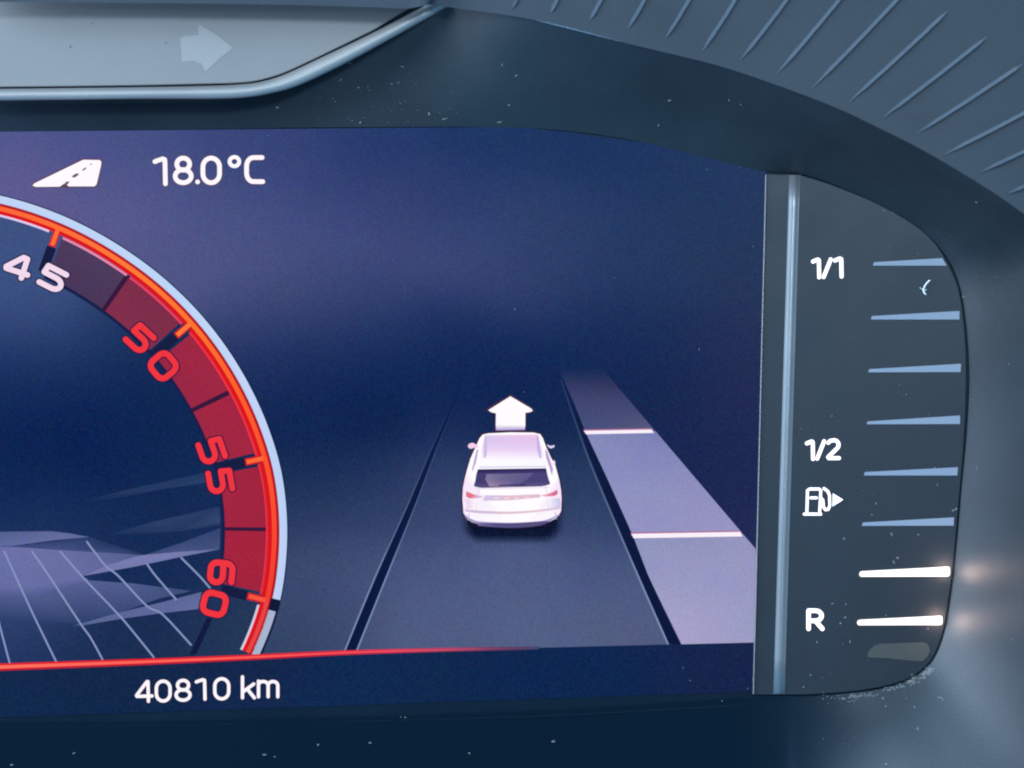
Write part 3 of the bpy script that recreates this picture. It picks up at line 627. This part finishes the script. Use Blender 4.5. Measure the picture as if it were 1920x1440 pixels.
# --- readouts
WH = (255, 250, 255)
def up(g, x0, x1, ytop, ybot, slope=0.0, sw=0):
    """glyph filling the pixel box given for its inked outline"""
    h = sw / 2
    return place(G[g], x0 + h, ybot - h, (x1 - x0 - sw), (x1 - x0) * slope, 0, -(ybot - ytop - sw))
sw = 8.8
tstrokes = up('1', 286, 314.5, 293, 349, 0, sw) + up('8', 324, 363, 292, 347, 0, sw) + up('0', 376, 416, 292, 347, 0, sw) + up('C', 457, 497, 291, 345, 0, sw)
temp = text_obj('temperature_readout', tstrokes + [[(370.5, 341)]], sw, WH, 8, screen, (104, 70, 112), 3.6)
V, F = stroke_mesh([arc(439.5, 303, 9, 8.6, 0, 360, 20)], 7.4, 8); 
mesh_obj('degree_sign', V, F, M_LIT, temp, [WH] * len(V))
sw = 6.3
sl = 0.0
od = (up('4', 253, 287, 1275, 1318, sl, sw) + up('0', 290, 322, 1274, 1317.5, sl, sw) + up('8', 327, 359.5, 1272.5, 1316, sl, sw) + up('1', 365, 387.5, 1271, 1314, sl, sw)
      + up('0', 399.5, 432, 1269.5, 1313.5, sl, sw) + up('k', 451.5, 480, 1266, 1311.5, sl, sw) + up('m', 481.5, 524, 1274, 1309.5, sl, sw))
text_obj('odometer_readout', od, sw, WH, 8, screen, (60, 34, 84), 3.0)
# road icon
ri = flat('road_symbol', [(61, 348), (64, 344), (156, 299.5), (187, 300), (190, 303), (189.5, 310), (181, 346), (177, 349.5), (128, 349.5), (124, 344), (119, 345), (112, 350), (67, 350.5)], (255, 250, 255), 8, screen)
flat('symbol_edge', [(59, 349), (63, 342), (155, 297), (188, 297.5), (192, 302), (191, 311), (183, 348), (178, 351.5), (66, 352)], (110, 66, 96), 6.8, ri)
for q in ([(119, 346), (125, 340), (131, 341), (126, 346)], [(135, 330), (143, 325), (149, 326), (142, 332), (136, 333)], [(154, 318), (160, 314), (163, 314.5), (158, 319), (154.5, 320)], [(168, 309), (171, 306.5), (173, 307), (170, 309.5)]):
    flat('lane_dash', q, (112, 90, 110), 9, ri)

# ---------------------------------------------------------------- fuel gauge
gauge = thing('fuel_gauge', 'dark fuel gauge strip right of the display, two lowest bars lit white', 'fuel gauge')
GP = [(1437, 326), (1500, 328), (1550, 343), (1600, 362), (1650, 384), (1700, 412), (1738, 440), (1765, 472), (1785, 510), (1799, 548), (1808, 610), (1812, 680), (1811, 760), (1806, 850), (1800, 920), (1792, 1010), (1786, 1070), (1778, 1130), (1768, 1185), (1752, 1228), (1733, 1252), (1708, 1270), (1670, 1284), (1620, 1294), (1560, 1300), (1500, 1303), (1413, 1303)]
GD = 0.0007
GP = cr(GP[1:-1], 4) + [GP[-1], GP[0]]
slab('gauge_face', GP, M_GAUGE, gauge, 0.0002, GD, bev=1.6)
# raised rounded ridge down the left side
def bead(name, U, L, mat, parent, base_d, height, segs=8, n=3, prof=None):
    U = cr(U, n); L = cr(L, n); V = []; F = []; R = segs + 1
    for a, b in zip(U, L):
        for s in range(R):
            t = s / segs; h = math.sin(math.pi * t) ** 0.7 if prof is None else prof(t)
            V.append(P(a[0] + (b[0] - a[0]) * t, a[1] + (b[1] - a[1]) * t, base_d + height * h))
    m = len(U)
    for i in range(m - 1):
        for s in range(segs): F.append((i * R + s, i * R + s + 1, (i + 1) * R + s + 1, (i + 1) * R + s))
    F.append(tuple(range(R))); F.append(tuple((m - 1) * R + s for s in range(R - 1, -1, -1)))
    return mesh_obj(name, V, F, mat, parent, smooth=False)
yy = [328, 560, 800, 1050, 1301]
def gx(y, x0, x1): return x0 + (x1 - x0) * (y - 328) / (1301 - 328)
rg = bead('rounded_ridge', [(gx(y, 1478, 1448), y) for y in yy], [(gx(y, 1502, 1473), y) for y in yy], M_RIDGE, gauge, GD - 0.00002, 0.00030, segs=20, prof=lambda t: 0.5 - 0.5 * math.cos(2 * math.pi * t))
for p in rg.data.polygons: p.use_smooth = len(p.vertices) == 4
bead('edge_trim', [(gx(y, 1434.5, 1411), y) for y in yy], [(gx(y, 1438.5, 1415), y) for y in yy], M_RIDGE, gauge, 0.0003, 0.0007, segs=6)
BARS = [((1637, 491.5, 498), (1767, 1775, 484, 498)), ((1633, 592.5, 599), (1799, 1799, 583, 599)), ((1628, 692, 698), (1802, 1801, 682, 697.5)), ((1625, 790, 795.5), (1800, 1800, 779, 795)),
        ((1620, 885, 891.5), (1796, 1795, 876, 891.5)), ((1616, 979.5, 986), (1789, 1788, 970, 985.5)), ((1611, 1071, 1081.5), (1781, 1781, 1062.5, 1081)), ((1607, 1162, 1172.5), (1767, 1767, 1154.5, 1172))]
for i, ((xl, yt, yb), (xt, xb, yt2, yb2)) in enumerate(BARS):
    lit = i >= 6
    if lit:
        poly = [(xl, (yt + yb) / 2), (xl + 1.5, yt + 1.5), (xl + 5, yt), (xt - 4, yt2), (xt - 1, yt2 + 1), (xt, yt2 + 4), (xb, yb2 - 5), (xb - 1, yb2 - 1.5), (xb - 4, yb2), (xl + 4, yb), (xl + 1, yb - 1.5)]
        b = slab('gauge_bar', poly, M_BARLIT, gauge, GD - 0.0002, GD + 0.00035)
        b['label'] = 'lit white gauge bar'
        ll = bpy.data.lights.new('bar_light', 'POINT'); ll.energy = 0.0017; ll.color = (1.0, 0.70, 0.58); ll.shadow_soft_size = 0.0016
        lo = bpy.data.objects.new('bar_light', ll); C.objects.link(lo); lo.location = P(xt - 2, (yt2 + yb2) / 2, GD + 0.0030); lo.parent = b
    else:
        b = slab('gauge_bar', [(xl, yb), (xl + 1.5, yt + .5), (xl + 4, yt), (xt, yt2), (xb, yb2)], M_BAR, gauge, GD - 0.0002, GD + 0.0001)
        b['label'] = 'unlit pale blue gauge bar'
lampo = slab('warning_lamp', [(1626, 1231), (1627, 1225), (1632, 1217), (1640, 1210), (1652, 1207), (1690, 1205.5), (1728, 1204), (1737, 1206), (1742, 1212), (1744, 1221), (1738, 1232), (1730, 1240), (1700, 1238), (1660, 1234), (1632, 1233)], M_LAMP0, gauge, GD - 0.0002, GD + 0.00006)
def gtext(name, strokes, width):
    V, F = stroke_mesh(strokes, width, 0, depth=GD + 0.00012); o = mesh_obj(name, V, F, M_TXT, gauge)
    V, F = stroke_mesh(strokes, width + 2.6, 0, depth=GD + 0.00004, hgt=0.00002); mesh_obj('letter_edge', V, F, M_HALO, o)
    return o
sw = 7.0
gtext('scale_label', up('1', 1521, 1539.5, 483, 523.5, 0, sw) + up('/', 1539.5, 1562.5, 483, 523, 0, sw) + up('1', 1562, 1581.5, 481, 522, 0, sw), sw)
gtext('scale_label', up('1', 1509.5, 1528, 824, 864, 0, sw) + up('/', 1527.5, 1550, 824, 863.5, 0, sw) + up('2', 1548.5, 1577, 822, 862.5, 0, sw), sw)
gtext('scale_label', up('R', 1512, 1546, 1141, 1183, 0, 8.2), 8.2)
pm = gtext('pump_symbol', [[(1513, 960), (1514, 920), (1518, 917), (1536, 917), (1539, 920), (1537, 960)], [(1508, 964), (1539, 964)], [(1520, 933.5), (1531, 933.5)],
     [(1545, 916), (1552, 921), (1555.5, 929), (1556, 948), (1553, 955), (1548, 956), (1544, 951), (1543, 938), (1539, 933)]], 5.0)
flatv = [P(x, y, GD + 0.0002) for x, y in ((1561.5, 925), (1581, 937), (1561, 949.5))]
mesh_obj('pump_side_arrow', flatv, [(0, 1, 2)], M_TXT, pm)

# ---------------------------------------------------------------- indicator panel with metal trim
ind = thing('indicator_panel', 'pale grey warning light panel at top left with faint right arrow and silver rim', 'indicator panel')
PU = [(-90, 4), (0, 5), (480, 9), (620, 12), (700, 17), (772, 20)]
PB = [(-90, 164.5), (0, 163.5), (250, 160.5), (390, 157.5), (440, 156), (480, 152), (530, 138), (600, 106), (700, 57), (772, 20)]
poly = [(-90, 1)] + [(x, y) for x, y in cr(PB[:-1], 6)] + [(790, 2)]
slab('panel_face', poly, M_PANEL, ind, 0.004, 0.0102, bev=3)
slab('right_arrow', [(338, 71), (345, 68), (372, 66), (372, 47), (377, 48), (405, 64), (437, 90), (412, 110), (385, 135), (378, 119), (362, 114), (341, 116)], M_ARROW, ind, 0.0101, 0.01025)
bead('metal_trim', [(-90, 167.5), (0, 166.5), (250, 163.5), (400, 160.5), (450, 158), (485, 154), (530, 141), (600, 109), (700, 61), (790, 14), (850, -18)],
     [(-90, 190), (0, 188.5), (250, 185.5), (400, 185), (460, 182.5), (510, 174.5), (560, 160), (640, 122.5), (730, 74), (830, 18), (890, -14)], M_TRIM, ind, 0.0103, 0.0012, segs=14, n=5, prof=lambda t: math.sin(math.pi * t) ** 0.5)
for p in ind.children[-1].data.polygons: p.use_smooth = len(p.vertices) == 4

# ---------------------------------------------------------------- dust and lint
bpy.context.view_layer.update(); dg = bpy.context.evaluated_depsgraph_get()
TR = [tree(o) for o in C.objects if o.type == 'MESH' and o.name.split('.')[0] in ('sloping_wall', 'hood_shell', 'gauge_face', 'cover_panel', 'panel_face', 'road_picture', 'footer_band', 'metal_trim')]
random.seed(7)
V = []; F = []
def speck(px, py, w_, h_, ang):
    p, nn = hit(px, py, TR)
    k = S * 0.96; b = len(V); a = math.radians(ang)
    t1 = Vector((math.cos(a), 0, math.sin(a))); t1 = (t1 - nn * t1.dot(nn)).normalized(); t2 = nn.cross(t1)
    n = 6
    for i in range(n):
        q = 2 * math.pi * i / n; rr = random.uniform(.6, 1.15)
        V.append(p + t1 * (math.cos(q) * w_ * k * rr * .5) + t2 * (math.sin(q) * h_ * k * rr * .5) + nn * 0.00003)
    V.append(p + nn * (0.00004 + min(w_, h_) * k * .35))
    for i in range(n): F.append((b + i, b + (i + 1) % n, b + n))
KN = [(1256, 188, 10, 3.6, 25), (1255, 188.5, 9, 4, 25), (968, 142, 8, 3.5, 50), (639, 150, 7, 3, 0), (672, 164, 6, 5, 20), (734, 157, 7, 3, 0), (747, 155, 6, 3, -50), (655, 118, 10, 3, 0), (754, 125, 8, 3, 5), (805, 213, 7, 8, 30), (834, 223, 14, 3, 15), (936, 229, 13, 3, 15), (520, 202, 7, 4, 0), (676, 230, 7, 6, 40),
 (503, 254, 7, 3.5, 20), (1367, 188, 4, 4, 0), (1389, 197, 3, 7, 20), (1235, 235, 5, 5, 0), (942, 122, 3, 7, 10), (955, 197, 5, 5, 0), (1325, 318, 5, 4, 0), (1389, 312, 4, 6, 0), (1412, 462, 5, 5, 40), (1311, 655, 5, 6, 0), (1153, 521, 3, 5, 30), (983, 735, 4, 4, 0), (966, 580, 4, 5, 0),
 (1038, 1390, 10, 6, 5), (497, 1415, 11, 4, 0), (515, 1419, 4, 5, 30), (597, 1396, 5, 6, 0), (694, 1393, 7, 4, 0), (752, 1344, 6, 3, 0), (760, 1345, 5, 3, 0), (880, 1412, 5, 5, 0), (1281, 1252, 4, 3, 0), (1294, 1276, 5, 4, 0), (1402, 1291, 4, 6, 20), (1354, 1314, 4, 5, 0), (22, 1434, 8, 6, 0), (139, 1412, 10, 3, 30),
 (131, 88, 5, 5, 0), (310, 80, 8, 3.5, 10), (172, 44, 4, 4, 0), (430, 157, 5, 3, 0), (1683, 1046, 6, 5, 0), (1676, 1054, 3, 11, 25), (1672, 1002, 3, 9, 20), (1722, 1003, 3, 6, 30), (1793, 954, 8, 5, 30), (1787, 957, 7, 4, 30), (1643, 944, 5, 4, 0), (1635, 965, 6, 3, 0), (1758, 909, 4, 6, 0), (1583, 1010, 4, 5, 0), (1594, 1203, 3, 11, 20),
 (1561, 1132, 7, 3, 10), (1586, 1133, 5, 4, 0), (1585, 1158, 6, 4, 0), (1576, 1169, 6, 4, 0), (1520, 1266, 6, 5, 0), (1507, 1288, 5, 5, 0), (1661, 1154, 4, 3, 0), (1532, 1204, 4, 4, 0), (1740, 1179, 3, 5, 0), (1832, 878, 3, 6, 0), (1831, 379, 6, 5, 0), (1658, 394, 5, 3, 30), (1675, 399, 4, 3, 0), (1806, 557, 7, 3, 20),
 (1656, 1309, 6, 7, 0), (1699, 1309, 4, 5, 0), (1661, 1324, 6, 4, 0), (1715, 1326, 4, 6, 0), (1721, 1366, 5, 8, 0), (1662, 1433, 6, 5, 0), (1763, 1308, 12, 3, -20), (1768, 1313, 3, 7, 10), (1822, 750, 4, 4, 0), (1897, 1199, 4, 5, 0), (1892, 682, 3, 5, 0), (1808, 1264, 4, 5, 0), (1560, 780, 3, 3, 0), (1502, 804, 4, 3, 0), (1700, 740, 4, 3, 0), (1753, 877, 4, 4, 0)]
for s in KN:
    q = 0.6 if (235 < s[1] < 1345 and s[0] < 1430) else 1.0
    speck(s[0], s[1], s[2] * q, s[3] * q, s[4])
for i in range(34):      # grey fluff gathered in clumps along the seam below the gauge
    t = random.random() ** .75
    x = 1530 + 215 * t; y = 1302 - 50 * max(0, (x - 1600) / 145) ** 1.7 + abs(random.gauss(0, 4)) + 2
    for j in range(random.choice((2, 4, 7, 11))):
        q = random.uniform(1.2, 5.0) * (0.5 + 0.7 * t); speck(x + random.gauss(0, 6), y + random.gauss(0, 2.2), q * random.uniform(1, 2.2), q * .8, random.gauss(25, 25))
for i in range(40):
    speck(random.uniform(1540, 1800), random.uniform(1260, 1420), random.uniform(1, 2.6), random.uniform(1, 2.6), 0)
for i in range(45):
    x = random.uniform(560, 900); y = random.uniform(135, 232)
    if y > 187 - (x - 440) * .45: speck(x, y, random.uniform(1, 3.6), random.uniform(1, 2.2), random.uniform(-20, 40))
for i in range(30):
    speck(random.uniform(0, 1900), random.uniform(20, 1430), random.uniform(.6, 1.5), random.uniform(.6, 1.3), 0)
for i in range(45): speck(random.uniform(1500, 1900), random.uniform(380, 1430), random.uniform(1, 2.6), random.uniform(1, 2.2), random.uniform(0, 90))
tag(mesh_obj('dust', V, F, M_DUST), 'pale dust specks scattered over the display surround and gauge', 'dust', kind='stuff')
# lint
V, F = stroke_mesh([cr([(1743, 526), (1737, 532), (1733, 539), (1732, 546), (1735, 551)], 4)], 3.0, 0, depth=GD + 0.0003, hgt=0.00015)
lf = mesh_obj('lint_fibre', V, F, M_LINT); tag(lf, 'curled white lint fibre stuck on the gauge below the top bar', 'lint')
V, F = stroke_mesh([[(1735, 551), (1737, 552.5)], [(1732, 545), (1728, 541.5), (1725, 539.5)], [(1733, 545), (1737, 543)]], 1.3, 0, depth=GD + 0.0003, hgt=0.0001)
mesh_obj('side_hair', V, F, M_LINT, lf)

scene.cycles.filter_width = 2.1
scene.render.resolution_x = 1024; scene.render.resolution_y = 768
